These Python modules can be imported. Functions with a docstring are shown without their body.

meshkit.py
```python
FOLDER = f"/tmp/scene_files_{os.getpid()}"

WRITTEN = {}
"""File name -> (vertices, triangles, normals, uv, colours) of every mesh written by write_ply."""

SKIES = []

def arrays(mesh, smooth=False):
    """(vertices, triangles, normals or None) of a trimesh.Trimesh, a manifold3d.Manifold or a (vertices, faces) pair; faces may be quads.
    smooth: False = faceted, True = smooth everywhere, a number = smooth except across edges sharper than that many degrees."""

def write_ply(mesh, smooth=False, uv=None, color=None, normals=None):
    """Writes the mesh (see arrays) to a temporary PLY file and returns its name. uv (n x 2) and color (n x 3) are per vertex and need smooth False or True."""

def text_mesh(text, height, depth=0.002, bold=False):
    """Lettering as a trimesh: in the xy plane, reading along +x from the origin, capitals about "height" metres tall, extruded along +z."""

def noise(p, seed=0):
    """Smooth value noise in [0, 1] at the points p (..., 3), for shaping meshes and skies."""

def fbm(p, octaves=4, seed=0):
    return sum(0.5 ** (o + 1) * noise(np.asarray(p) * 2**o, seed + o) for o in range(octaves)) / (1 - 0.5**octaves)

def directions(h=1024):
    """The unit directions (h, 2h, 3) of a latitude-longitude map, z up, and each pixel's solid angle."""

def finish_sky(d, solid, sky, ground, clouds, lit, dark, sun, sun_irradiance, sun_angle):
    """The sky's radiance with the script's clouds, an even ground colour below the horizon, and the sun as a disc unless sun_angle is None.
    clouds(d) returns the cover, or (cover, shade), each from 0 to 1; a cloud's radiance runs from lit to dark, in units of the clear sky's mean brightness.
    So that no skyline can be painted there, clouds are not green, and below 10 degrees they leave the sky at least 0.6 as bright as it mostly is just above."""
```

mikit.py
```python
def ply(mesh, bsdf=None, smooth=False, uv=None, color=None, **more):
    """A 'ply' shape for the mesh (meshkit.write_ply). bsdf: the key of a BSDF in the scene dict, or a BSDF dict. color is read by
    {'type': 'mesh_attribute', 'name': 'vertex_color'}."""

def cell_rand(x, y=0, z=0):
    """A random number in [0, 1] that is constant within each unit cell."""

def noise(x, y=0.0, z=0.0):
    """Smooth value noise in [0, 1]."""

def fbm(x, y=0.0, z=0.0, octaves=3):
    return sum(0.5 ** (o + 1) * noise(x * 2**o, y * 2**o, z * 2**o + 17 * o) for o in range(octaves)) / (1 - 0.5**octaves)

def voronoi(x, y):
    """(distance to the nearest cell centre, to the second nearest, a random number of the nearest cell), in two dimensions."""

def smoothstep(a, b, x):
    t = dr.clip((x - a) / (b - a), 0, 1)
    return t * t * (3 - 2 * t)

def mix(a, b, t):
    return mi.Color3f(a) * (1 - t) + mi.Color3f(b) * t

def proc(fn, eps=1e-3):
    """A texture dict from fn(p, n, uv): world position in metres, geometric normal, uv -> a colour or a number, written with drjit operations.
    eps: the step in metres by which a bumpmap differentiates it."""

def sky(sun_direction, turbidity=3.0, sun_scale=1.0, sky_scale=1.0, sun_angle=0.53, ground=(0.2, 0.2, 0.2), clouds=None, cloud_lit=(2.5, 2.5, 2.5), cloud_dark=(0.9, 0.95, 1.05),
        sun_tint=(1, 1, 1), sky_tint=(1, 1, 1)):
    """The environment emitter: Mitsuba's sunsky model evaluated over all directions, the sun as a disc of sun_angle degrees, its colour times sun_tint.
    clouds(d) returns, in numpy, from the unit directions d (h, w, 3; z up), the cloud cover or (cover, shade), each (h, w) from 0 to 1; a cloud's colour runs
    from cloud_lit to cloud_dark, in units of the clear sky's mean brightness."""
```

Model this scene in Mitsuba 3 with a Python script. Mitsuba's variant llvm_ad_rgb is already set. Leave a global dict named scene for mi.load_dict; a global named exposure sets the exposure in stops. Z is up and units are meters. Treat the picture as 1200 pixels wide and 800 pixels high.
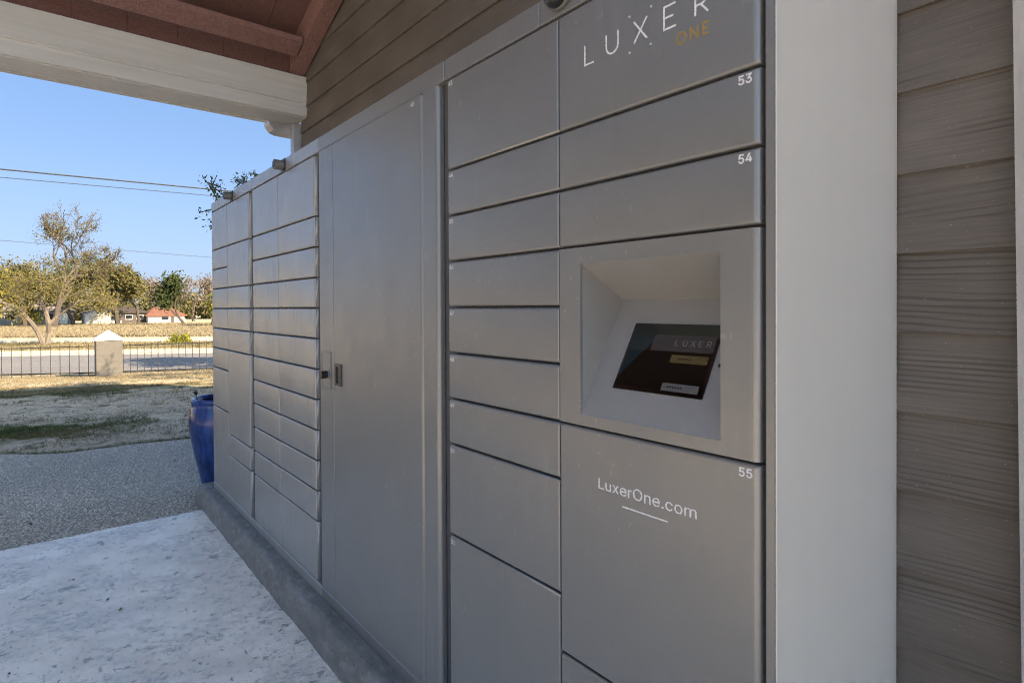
import math, random
import numpy as np, trimesh, manifold3d as m3
import drjit as dr, mitsuba as mi
import mikit, meshkit
from mikit import proc, noise, fbm, voronoi, cell_rand, smoothstep, mix
from shapely.geometry import Polygon, box as sbox, LineString
from shapely.ops import unary_union

T = mi.ScalarTransform4f
scene, labels = {'type': 'scene'}, {}

# ------------------------------------------------------------------ camera, light, exposure
EYE = np.array([0.0, 0.0, 1.365])
F, YAW, PITCH, ROLL, CY = 670.912, 0.690013957, -9.15844e-3, -4.753162e-3, 366.2494
fwd = np.array([math.sin(YAW) * math.cos(PITCH), math.cos(YAW) * math.cos(PITCH), math.sin(PITCH)])
r0 = np.array([math.cos(YAW), -math.sin(YAW), 0.0])
u0 = np.cross(r0, fwd)
upv = -math.sin(ROLL) * r0 + math.cos(ROLL) * u0
scene['camera'] = {'type': 'perspective', 'fov': 2 * math.degrees(math.atan(600 / F)), 'fov_axis': 'x',
                   'principal_point_offset_y': (400 - CY) / 800, 'near_clip': 0.05, 'far_clip': 3000,
                   'to_world': T().look_at(origin=EYE.tolist(), target=(EYE + fwd).tolist(), up=upv.tolist())}
SUN_EL = math.atan(0.577)
sun = [0.42 * math.cos(SUN_EL), -0.9075 * math.cos(SUN_EL), math.sin(SUN_EL)]
scene['sky'] = mikit.sky(sun, turbidity=8, sun_scale=0.80, sky_scale=0.48, sky_tint=(0.62, 0.80, 1.05), sun_tint=(1.03, 1.03, 0.97), ground=(0.3, 0.28, 0.25))
exposure = 3.95


# ------------------------------------------------------------------ helpers
def numbered(key):
    if key not in scene and key not in labels and not any(k.startswith(key + '__') for k in scene):
        return key
    n = 1
    while f'{key}_{n:03d}' in scene or f'{key}_{n:03d}' in labels:
        n += 1
    return f'{key}_{n:03d}'


def thing(name, label, cat, group=None):
    key = numbered(name)
    labels[key] = {'label': label, 'category': cat}
    if group:
        labels[key]['group'] = group
    return key


_count = {}


def part(parent, name, mesh, mat, smooth=False, label=None, kind=None, **kw):
    base = parent + '__' + name
    n = _count.get(base, 0)
    key = base if n == 0 else f'{base}_{n:03d}'
    _count[base] = n + 1
    scene[key] = mesh if isinstance(mesh, dict) else mikit.ply(mesh, mat, smooth=smooth, **kw)
    if label or kind:
        labels[key] = {}
        if label: labels[key]['label'] = label
        if kind: labels[key]['kind'] = kind
    return key


def struct(name, mesh, mat, label, smooth=False, kind='structure', cat=None):
    scene[name] = mikit.ply(mesh, mat, smooth=smooth)
    labels[name] = {'label': label, 'kind': kind, 'category': cat or name.replace('_', ' ')}


def box(x0, x1, y0, y1, z0, z1):
    b = trimesh.creation.box(extents=(x1 - x0, y1 - y0, z1 - z0))
    b.apply_translation(((x0 + x1) / 2, (y0 + y1) / 2, (z0 + z1) / 2))
    return b


def cbox(x0, x1, y0, y1, z0, z1, c=0.003):
    pts = []
    for x, sx in ((x0, 1), (x1, -1)):
        for y, sy in ((y0, 1), (y1, -1)):
            for z, sz in ((z0, 1), (z1, -1)):
                pts += [(x + sx * c, y + sy * c, z), (x + sx * c, y, z + sz * c), (x, y + sy * c, z + sz * c)]
    return trimesh.convex.convex_hull(np.array(pts))


def cat(*ms):
    return trimesh.util.concatenate([m for m in ms])


def extrude_y(poly_xz, y0, y1):
    """prism along y from a polygon of (x, z) points"""
    m = trimesh.creation.extrude_polygon(Polygon(poly_xz), y1 - y0, engine='earcut')
    v = m.vertices.copy()
    m.vertices = np.stack([v[:, 0], y1 - v[:, 2], v[:, 1]], 1)
    m.fix_normals()
    return m


def extrude_x(poly_yz, x0, x1):
    m = trimesh.creation.extrude_polygon(Polygon(poly_yz) if not hasattr(poly_yz, 'geom_type') else poly_yz, x1 - x0, engine='earcut')
    v = m.vertices.copy()
    m.vertices = np.stack([v[:, 2] + x0, v[:, 0], v[:, 1]], 1)
    m.fix_normals()
    return m


def tube(pts, rad, sides=6, cap=True):
    pts = np.asarray(pts, float)
    n = len(pts)
    rad = np.broadcast_to(np.asarray(rad, float), n)
    d = np.gradient(pts, axis=0)
    d /= np.maximum(np.linalg.norm(d, axis=1, keepdims=True), 1e-9)
    a = np.cross(d, [0.31, 0.23, 0.92])
    bad = np.linalg.norm(a, axis=1) < 0.05
    a[bad] = np.cross(d[bad], [1, 0, 0])
    a /= np.linalg.norm(a, axis=1, keepdims=True)
    b = np.cross(d, a)
    t = np.arange(sides) * 2 * np.pi / sides
    ring = pts[:, None] + rad[:, None, None] * (np.cos(t)[None, :, None] * a[:, None] + np.sin(t)[None, :, None] * b[:, None])
    v = ring.reshape(-1, 3)
    f = []
    for i in range(n - 1):
        for k in range(sides):
            p, q = i * sides + k, i * sides + (k + 1) % sides
            f += [(p, q, q + sides), (p, q + sides, p + sides)]
    if cap:
        v = np.vstack([v, pts[0], pts[-1]])
        c0, c1 = len(v) - 2, len(v) - 1
        for k in range(sides):
            f += [(c0, (k + 1) % sides, k), (c1, (n - 1) * sides + k, (n - 1) * sides + (k + 1) % sides)]
    return trimesh.Trimesh(v, np.array(f), process=False)


def lathe(profile, sides=48, center=(0, 0, 0)):
    pr = np.asarray(profile, float)
    t = np.arange(sides) * 2 * np.pi / sides
    v = np.stack([pr[:, None, 0] * np.cos(t), pr[:, None, 0] * np.sin(t), np.repeat(pr[:, 1:2], sides, 1)], -1).reshape(-1, 3) + center
    f = []
    for i in range(len(pr) - 1):
        for k in range(sides):
            p, q = i * sides + k, i * sides + (k + 1) % sides
            f += [(p, q, q + sides), (p, q + sides, p + sides)]
    return trimesh.Trimesh(v, np.array(f), process=False)


def grid_mesh(xs, ys, zfn):
    X, Y = np.meshgrid(xs, ys)
    Z = zfn(X, Y)
    v = np.stack([X, Y, Z], -1).reshape(-1, 3)
    nx, ny = len(xs), len(ys)
    i, j = np.meshgrid(np.arange(nx - 1), np.arange(ny - 1))
    a = (j * nx + i).ravel()
    f = np.stack([a, a + 1, a + nx + 1, a + nx], 1)
    return (v, f)


# ------------------------------------------------------------------ materials
def principled(color, rough=0.6, two=True, **kw):
    c = color if isinstance(color, dict) else {'type': 'rgb', 'value': list(color)}
    b = {'type': 'principled', 'base_color': c, 'roughness': rough, **kw}
    return {'type': 'twosided', 'bsdf': b} if two else b


def bump(b, fn, scale, eps=1e-3):
    return {'type': 'twosided', 'bsdf': {'type': 'bumpmap', 'nested': b, 'arbitrary': proc(fn, eps), 'scale': scale}}


def paint_color(p, n, uv):
    m = fbm(p.y * 9, p.z * 7, p.x * 9, 4)
    speck = smoothstep(0.70, 0.82, fbm(p.y * 60, p.z * 40, p.x * 50, 2))
    k = 0.94 + 0.12 * m
    c = mi.Color3f(0.258, 0.262, 0.259) * k
    streak = smoothstep(0.60, 0.85, fbm(p.y * 46, p.z * 3.5, p.x * 10 + 4, 3)) * smoothstep(0.45, 0.7, fbm(p.y * 3, p.z * 2.5, 7.0, 2))
    nick = smoothstep(0.80, 0.84, fbm(p.y * 95, p.z * 70, 2.0, 2)) * smoothstep(0.5, 0.62, fbm(p.y * 5, p.z * 4, 3.0, 2))
    c = mix(c, mi.Color3f(0.38, 0.375, 0.37), 0.30 * streak)
    c = mix(c, mi.Color3f(0.48, 0.48, 0.47), 0.25 * nick)
    return mix(c, mi.Color3f(0.22, 0.217, 0.21), 0.30 * speck)


def paint_rough(p, n, uv):
    return 0.34 + 0.10 * fbm(p.y * 14, p.z * 11, p.x * 14, 3)


def paint_bump(p, n, uv):
    return 0.30 * fbm(p.y * 2.2, p.z * 1.8, p.x * 3, 2) + 0.02 * noise(p.y * 420, p.z * 420, p.x * 420)


def weathered_color(p, n, uv):
    m = fbm(p.y * 7, p.z * 5, p.x * 9, 4)
    drip = smoothstep(0.55, 0.80, fbm(p.y * 48, p.z * 9, 3.0, 3)) * smoothstep(0.40, 0.62, fbm(p.y * 4, p.z * 6, 8.0, 3))
    dots = smoothstep(0.66, 0.78, fbm(p.y * 70, p.z * 40, p.x * 50, 3)) * smoothstep(0.42, 0.60, fbm(p.y * 6, p.z * 4, 1.0, 2))
    c = mi.Color3f(0.372, 0.374, 0.366) * (0.90 + 0.2 * m)
    c = mix(c, mi.Color3f(0.27, 0.262, 0.25), 0.38 * drip)
    return mix(c, mi.Color3f(0.22, 0.215, 0.205), 0.45 * dots)


scene['recess_paint'] = principled((0.27, 0.268, 0.26), 0.4, specular=0.5)
scene['locker_paint'] = bump(principled(proc(paint_color), proc(paint_rough), two=False, metallic=0.5, specular=0.7), paint_bump, 0.0022, 2e-3)
scene['weathered_paint'] = bump(principled(proc(weathered_color), proc(paint_rough), two=False, metallic=0.5, specular=0.7), paint_bump, 0.0022, 2e-3)
scene['locker_inner'] = principled((0.09, 0.09, 0.092), 0.6)
scene['side_panel_lit_paint'] = bump(principled(proc(lambda p, n, uv: mi.Color3f(0.70, 0.685, 0.65) * (0.975 + 0.05 * fbm(p.x * 22, p.z * 2.2, p.y, 4))),  # lighter than the door paint: stronger light on this side put into the colour
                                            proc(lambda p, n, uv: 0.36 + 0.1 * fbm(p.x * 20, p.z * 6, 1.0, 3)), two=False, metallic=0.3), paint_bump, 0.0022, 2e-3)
scene['print_white'] = principled((0.72, 0.73, 0.74), 0.5)
scene['print_pale'] = principled((0.55, 0.56, 0.57), 0.5)
scene['print_gold'] = principled((0.36, 0.23, 0.05), 0.5)
scene['black_plastic'] = principled((0.015, 0.015, 0.016), 0.3)
scene['grey_plastic'] = principled((0.12, 0.12, 0.12), 0.4)
scene['dark_metal'] = principled((0.08, 0.08, 0.085), 0.35, metallic=0.6)
scene['screen_glass'] = principled((0.10, 0.115, 0.118), 0.035, metallic=1.0)
scene['screen_band'] = principled((0.05, 0.05, 0.05), 0.05, clearcoat=0.8, clearcoat_gloss=1.0)
scene['screen_photo'] = principled((0.058, 0.078, 0.084), 0.035, metallic=1.0)
scene['screen_gold'] = principled((0.10, 0.078, 0.032), 0.1, clearcoat=0.6, clearcoat_gloss=1.0)
scene['screen_grey'] = principled((0.12, 0.12, 0.12), 0.1, clearcoat=0.6, clearcoat_gloss=1.0)
scene['screen_text'] = principled((0.02, 0.02, 0.02), 0.2)
scene['screen_white'] = principled((0.20, 0.20, 0.20), 0.2)


def siding_grain(p):
    k = dr.floor((p.z - 0.055) / 0.1785)
    warp = 3.2 * fbm(p.y * 0.9, p.z * 3.5, k * 7.3, 2) + 0.20 * noise(p.y * 7, p.z * 30, k)
    r = p.z * 78 + warp * 3.4
    ring = 0.5 + 0.5 * dr.sin(r * 6.2832)
    ring = ring * ring * ring
    mask = smoothstep(0.44, 0.66, fbm(p.y * 1.6, p.z * 15, k * 3.1, 3))
    fine = 0.5 * noise(p.y * 7, p.z * 380, k) + 0.5 * noise(p.y * 22, p.z * 620, k)
    return ring * mask, fine, k


def siding_color(p, n, uv):
    g, fine, k = siding_grain(p)
    w = fbm(p.y * 5, p.z * 7, 4.0, 3)
    t = cell_rand(k, 3.0)
    c = mix(mi.Color3f(0.112, 0.097, 0.082), mi.Color3f(0.170, 0.149, 0.127), w) * (0.93 + 0.14 * t)
    c = c * (1 - 0.34 * g) * (0.82 + 0.32 * fine)
    sp = smoothstep(0.885, 0.93, fbm(p.y * 190, p.z * 190, 1.0, 2))
    return mix(c, mi.Color3f(0.40, 0.37, 0.34), 0.4 * sp)


def siding_bump(p, n, uv):
    g, fine, k = siding_grain(p)
    return 0.35 * fine - g


scene['siding'] = bump(principled(proc(siding_color), 0.7, two=False, specular=0.35), siding_bump, 0.0010, 6e-4)
scene['wall_core'] = principled((0.12, 0.10, 0.085), 0.9)
scene['trim_paint'] = bump(principled(proc(lambda p, n, uv: mi.Color3f(0.40, 0.385, 0.36) * (0.85 + 0.3 * fbm(p.y * 40, p.z * 9, p.x * 40, 3))), 0.7, two=False),
                           lambda p, n, uv: fbm(p.y * 160, p.z * 38, p.x * 160, 3), 0.0022)


def beam_color(p, n, uv):
    g = fbm(p.x * 2.2, p.z * 60, p.y * 40, 4)
    return mix(mi.Color3f(0.49, 0.49, 0.47), mi.Color3f(0.62, 0.62, 0.60), g) * (0.92 + 0.16 * fbm(p.x * 1.6, p.z * 4, p.y, 2))


scene['beam_paint'] = bump(principled(proc(beam_color), 0.6, two=False, specular=0.4), lambda p, n, uv: fbm(p.x * 5, p.z * 140, p.y * 90, 2), 0.0007)


def maroon(a, b):
    def fn(p, n, uv):
        g = fbm(p.x * 120, p.y * 120, p.z * 120, 3)
        return mix(mi.Color3f(*a), mi.Color3f(*b), smoothstep(0.25, 0.75, g))
    return fn


wood_bump = lambda p, n, uv: fbm(p.x * 70, p.y * 70, p.z * 70, 3)
scene['deck_stain'] = bump(principled(proc(maroon((0.145, 0.078, 0.070), (0.195, 0.110, 0.099))), 0.8, two=False, specular=0.3), wood_bump, 0.0008)
scene['timber_stain'] = bump(principled(proc(maroon((0.205, 0.112, 0.098), (0.285, 0.172, 0.152))), 0.75, two=False, specular=0.3), wood_bump, 0.0008)
scene['lit_edge_paint'] = principled((0.66, 0.65, 0.62), 0.5)  # paler than the beam so the board edge looks lit
scene['gutter_metal'] = principled((0.42, 0.43, 0.46), 0.35, metallic=0.3)
scene['shingle'] = principled((0.10, 0.09, 0.085), 0.9)


def slab_color(p, n, uv):
    a = fbm(p.x * 7, p.y * 8, 0.0, 6)
    b = 0.5 * fbm(p.x * 34 + 3, p.y * 42, 2.0, 5) + 0.5 * fbm(p.x * 6 + 1, p.y * 8, 4.0, 5)
    st = fbm(p.x * 80, p.y * 95, 5.0, 4)
    c = mix(mi.Color3f(0.82, 0.745, 0.66), mi.Color3f(0.95, 0.87, 0.775), smoothstep(0.36, 0.64, a))
    c = mix(c, mi.Color3f(0.62, 0.585, 0.545), 0.50 * smoothstep(0.47, 0.66, b))
    c = mix(c, mi.Color3f(0.36, 0.345, 0.325), 0.58 * smoothstep(0.53, 0.69, 0.55 * st + 0.45 * b))
    c = c * (0.90 + 0.2 * noise(p.x * 240, p.y * 260))
    worn = 0.65 * smoothstep(0.725, 0.775, fbm(p.x * 15 + 7, p.y * 18 + 1, 9.0, 6))
    fl = 0.8 * smoothstep(0.775, 0.80, fbm(p.x * 58, p.y * 66, 1.0, 3))
    return mix(c, mi.Color3f(0.19, 0.185, 0.175), dr.maximum(worn, fl))


scene['slab_paint'] = bump(principled(proc(slab_color), proc(lambda p, n, uv: 0.28 + 0.25 * fbm(p.x * 9, p.y * 9, 1.0, 3)), two=False, specular=0.6),
                           lambda p, n, uv: fbm(p.x * 26, p.y * 26, 1.0, 4), 0.0022)


def plinth_color(p, n, uv):
    a = fbm(p.x * 22, p.y * 13, p.z * 22, 5)
    c = mix(mi.Color3f(0.165, 0.162, 0.152), mi.Color3f(0.215, 0.21, 0.198), smoothstep(0.25, 0.75, a))
    pale = smoothstep(0.5, 0.72, fbm(p.y * 30, p.x * 60, p.z * 40, 4))
    c = mix(c, mi.Color3f(0.42, 0.415, 0.40), 0.25 * pale)
    pit = smoothstep(0.76, 0.80, fbm(p.x * 120, p.y * 90, p.z * 120, 2))
    return mix(c, mi.Color3f(0.08, 0.08, 0.085), 0.75 * pit)


scene['plinth_concrete'] = bump(principled(proc(plinth_color), 0.6, two=False, specular=0.4), lambda p, n, uv: fbm(p.x * 40, p.y * 34, p.z * 40, 4), 0.003)


def pebble_color(p, n, uv):
    d1, d2, w = voronoi(p.x * 78, p.y * 78)
    e1, e2, v = voronoi(p.x * 140 + 5, p.y * 140)
    tone = fbm(p.x * 1.1, p.y * 1.1, 1.0, 3)
    stone = mix(mi.Color3f(0.19, 0.155, 0.115), mi.Color3f(0.95, 0.83, 0.67), w)
    stone = mix(stone, mi.Color3f(0.36, 0.26, 0.18), 0.5 * smoothstep(0.8, 0.9, v))
    c = mix(stone, mi.Color3f(0.20, 0.185, 0.165), smoothstep(0.42, 0.62, d1))
    return c * (0.8 + 0.4 * tone)


def pebble_bump(p, n, uv):
    d1, d2, w = voronoi(p.x * 78, p.y * 78)
    return 1 - smoothstep(0.1, 0.62, d1)


scene['aggregate'] = bump(principled(proc(pebble_color), 0.55, two=False, specular=0.45), pebble_bump, 0.004)


def ground_color(p, n, uv):
    q = p.y + 0.72 * p.x                                    # the road, its verges and the field run slantwise
    a = fbm(p.x * 0.9, p.y * 0.9, 1.0, 5)
    b = fbm(p.x * 5, p.y * 4, 2.0, 5)
    g = fbm(p.x * 30, p.y * 30, 3.0, 3)
    dirt = mix(mi.Color3f(0.34, 0.262, 0.185), mi.Color3f(0.58, 0.465, 0.335), 0.6 * a + 0.4 * b)
    dirt = mix(dirt, mi.Color3f(0.17, 0.145, 0.115), smoothstep(0.50, 0.70, fbm(p.x * 9, p.y * 13, 6.0, 5)) * 0.7)
    dirt = mix(dirt, mi.Color3f(0.13, 0.11, 0.085), smoothstep(0.58, 0.70, g) * 0.6)
    grass = mix(mi.Color3f(0.085, 0.092, 0.045), mi.Color3f(0.20, 0.18, 0.10), b)
    m1 = smoothstep(0.0, 0.9, 1 - dr.abs(p.y - 16.6 + 0.55 * p.x + 2.2 * (a - 0.5)) / 2.5) * smoothstep(-3, -1.0, 5.2 - p.x) * smoothstep(0.30, 0.55, b + 0.12)
    m2 = smoothstep(0.0, 0.6, 1 - dr.sqrt(dr.square((p.x + 1.2) / 2.3) + dr.square((p.y - 8.95) / 1.45)) + 0.9 * (b - 0.5))
    c = mix(dirt, grass, dr.maximum(m1, m2) * 0.9)
    verge = mix(mi.Color3f(0.285, 0.255, 0.195), mi.Color3f(0.165, 0.15, 0.092), smoothstep(0.40, 0.68, b))
    c = mix(c, verge, smoothstep(18.6, 19.4, q))
    shoulder = mix(mi.Color3f(0.37, 0.335, 0.28), mi.Color3f(0.28, 0.245, 0.185), smoothstep(0.5, 0.7, b))
    c = mix(c, shoulder, smoothstep(33.5, 34.0, q))
    brown = mix(mi.Color3f(0.155, 0.13, 0.075), mi.Color3f(0.30, 0.25, 0.15), b)
    c = mix(c, brown, smoothstep(41.5, 42.6, q))
    pale = mix(mi.Color3f(0.32, 0.285, 0.23), mi.Color3f(0.22, 0.19, 0.135), smoothstep(0.45, 0.7, b))
    c = mix(c, pale, smoothstep(54.0, 55.0, q))
    field = mix(mi.Color3f(0.26, 0.225, 0.155), mi.Color3f(0.36, 0.315, 0.225), fbm(p.x * 0.25, p.y * 0.1, 1.0, 4))
    return mix(c, field, smoothstep(62.0, 66.0, q))


scene['soil'] = bump(principled(proc(ground_color), 0.95, two=False, specular=0.1), lambda p, n, uv: fbm(p.x * 11, p.y * 11, 1.0, 4), 0.02, 3e-3)
scene['asphalt'] = principled(proc(lambda p, n, uv: mi.Color3f(0.125, 0.125, 0.128) * (0.82 + 0.3 * fbm(p.x * 0.5, (p.y + 0.72 * p.x) * 1.7, 1.0, 4) + 0.08 * noise(p.x * 14, p.y * 14))), 0.85)
scene['bounce_concrete'] = principled(proc(lambda p, n, uv: mi.Color3f(0.56, 0.54, 0.50) * (0.85 + 0.3 * fbm(p.x * 2, p.y * 2, 1.0, 4))), 0.85)  # pale for the light it throws back
scene['kerb_concrete'] = principled(proc(lambda p, n, uv: mi.Color3f(0.58, 0.56, 0.50) * (0.8 + 0.4 * fbm(p.x * 2, p.y * 2, 1.0, 3))), 0.85)


def leafmat(*cols):
    a, b, c = (mi.Color3f(*x) if False else x for x in cols)

    def fn(p, n, uv):
        t = cell_rand(p.x * 3.1, p.y * 3.1, p.z * 3.1)
        s = fbm(p.x * 0.6, p.y * 0.6, p.z * 0.7, 2)
        return mix(mix(mi.Color3f(*a), mi.Color3f(*b), t), mi.Color3f(*c), smoothstep(0.45, 0.65, s))
    return {'type': 'twosided', 'bsdf': {'type': 'diffuse', 'reflectance': proc(fn)}}


scene['leaf_gold'] = leafmat((0.16, 0.14, 0.04), (0.27, 0.24, 0.07), (0.125, 0.14, 0.05))
scene['leaf_fork'] = leafmat((0.115, 0.108, 0.04), (0.215, 0.185, 0.06), (0.10, 0.108, 0.046))
scene['leaf_olive'] = leafmat((0.10, 0.098, 0.042), (0.17, 0.15, 0.066), (0.125, 0.12, 0.056))
scene['leaf_green'] = leafmat((0.035, 0.052, 0.022), (0.085, 0.10, 0.04), (0.055, 0.07, 0.03))
scene['leaf_yellow'] = leafmat((0.19, 0.19, 0.03), (0.30, 0.29, 0.05), (0.13, 0.15, 0.035))
scene['leaf_grey'] = leafmat((0.16, 0.135, 0.11), (0.24, 0.20, 0.165), (0.18, 0.155, 0.12))
scene['leaf_dark'] = leafmat((0.055, 0.075, 0.032), (0.13, 0.15, 0.055), (0.09, 0.11, 0.045))
scene['grass_dry'] = leafmat((0.22, 0.19, 0.125), (0.33, 0.285, 0.195), (0.27, 0.23, 0.155))
scene['grass_green'] = leafmat((0.055, 0.085, 0.034), (0.12, 0.14, 0.06), (0.17, 0.15, 0.08))
scene['grass_brown'] = leafmat((0.15, 0.13, 0.08), (0.27, 0.23, 0.145), (0.10, 0.10, 0.055))
scene['bark'] = principled((0.17, 0.145, 0.12), 0.9)
scene['bark_dark'] = principled((0.085, 0.07, 0.058), 0.9)
scene['blue_glaze'] = principled(proc(lambda p, n, uv: mix(mi.Color3f(0.004, 0.020, 0.105), mi.Color3f(0.018, 0.065, 0.27), smoothstep(0.3, 0.7, fbm(p.x * 30, p.y * 30, p.z * 6, 4)))), 0.16, specular=0.6, clearcoat=0.6, clearcoat_gloss=0.9)
scene['potting_soil'] = principled((0.03, 0.024, 0.02), 0.95)
scene['litter_brown'] = leafmat((0.07, 0.05, 0.03), (0.13, 0.09, 0.05), (0.10, 0.075, 0.05))
scene['fence_black'] = principled((0.03, 0.03, 0.032), 0.35, specular=0.6)
scene['stucco'] = bump(principled(proc(lambda p, n, uv: mi.Color3f(0.15, 0.143, 0.132) * (0.85 + 0.3 * fbm(p.x * 6, p.y * 6, p.z * 14, 4))), 0.9, two=False), lambda p, n, uv: fbm(p.x * 50, p.y * 50, p.z * 50, 3), 0.004)
scene['cap_white'] = principled((0.74, 0.735, 0.72), 0.8)
scene['grey_stucco'] = principled((0.13, 0.127, 0.12), 0.9)
scene['house_white'] = principled((0.66, 0.65, 0.62), 0.8)
scene['house_cream'] = principled((0.50, 0.48, 0.43), 0.8)
scene['house_dark'] = principled((0.09, 0.08, 0.075), 0.8)
scene['house_grey'] = principled((0.22, 0.215, 0.21), 0.8)
scene['roof_red'] = principled(proc(lambda p, n, uv: mi.Color3f(0.185, 0.088, 0.062) * (0.75 + 0.5 * fbm(p.x * 1.2, p.y * 1.2, p.z * 6, 3))), 0.9)
scene['roof_grey'] = principled(proc(lambda p, n, uv: mi.Color3f(0.22, 0.195, 0.18) * (0.75 + 0.5 * fbm(p.x * 1.2, p.y * 1.2, p.z * 6, 3))), 0.9)
scene['roof_brown'] = principled(proc(lambda p, n, uv: mi.Color3f(0.06, 0.047, 0.042) * (0.75 + 0.5 * fbm(p.x * 1.2, p.y * 1.2, p.z * 6, 3))), 0.9)
scene['window_dark'] = principled((0.02, 0.022, 0.026), 0.12, specular=0.6)
scene['cable_black'] = principled((0.03, 0.03, 0.03), 0.6)


# ------------------------------------------------------------------ terrain
def hY(Y):
    return np.interp(Y, [-1e3, 7, 23, 45, 150, 1e4], [-.03, -.03, -.75, -1.0, -1.3, -1.3])


def terrain(X, Y):
    near = np.exp(-np.maximum(Y - 18, 0) / 8) * np.clip((Y - 7.2) / 1.5, 0, 1) * np.clip((24 - Y), 0, 1)
    P = np.stack([X * 1.4, Y * 1.4, 0 * X], -1)
    P2 = np.stack([X * 6, Y * 6, 0 * X], -1)
    return hY(Y) + near * (0.06 * (meshkit.fbm(P, 3, 5) - 0.5) + 0.035 * (meshkit.fbm(P2, 3, 9) - 0.5))


xs = np.unique(np.concatenate([[-900, -400, -150, -60, -30, -15, -8], np.arange(-5, 7, 0.08), [8, 12, 20, 40, 80, 200, 400, 900]]))
ys = np.unique(np.concatenate([[-900, -300, -80, -20, 0, 4, 6], np.arange(7, 23.01, 0.08), [26, 30, 36, 45, 55, 70, 100, 150, 300, 600, 1500]]))
struct('ground', grid_mesh(xs, ys, terrain), 'soil', 'bare dirt and patchy grass sloping down to a dry field', smooth=True)

SL = 0.72


def slant_strip(q0, q1, dz, x0=-60, x1=45, n=60, thick=0.0):
    x = np.linspace(x0, x1, n)
    rows = np.linspace(q0, q1, 8)
    v = np.array([[(xx), (q - SL * xx), hY(q - SL * xx) + dz] for q in rows for xx in x])
    f = [(j * n + i, j * n + i + 1, (j + 1) * n + i + 1, (j + 1) * n + i) for j in range(len(rows) - 1) for i in range(n - 1)]
    return (v, np.array(f))


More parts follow.
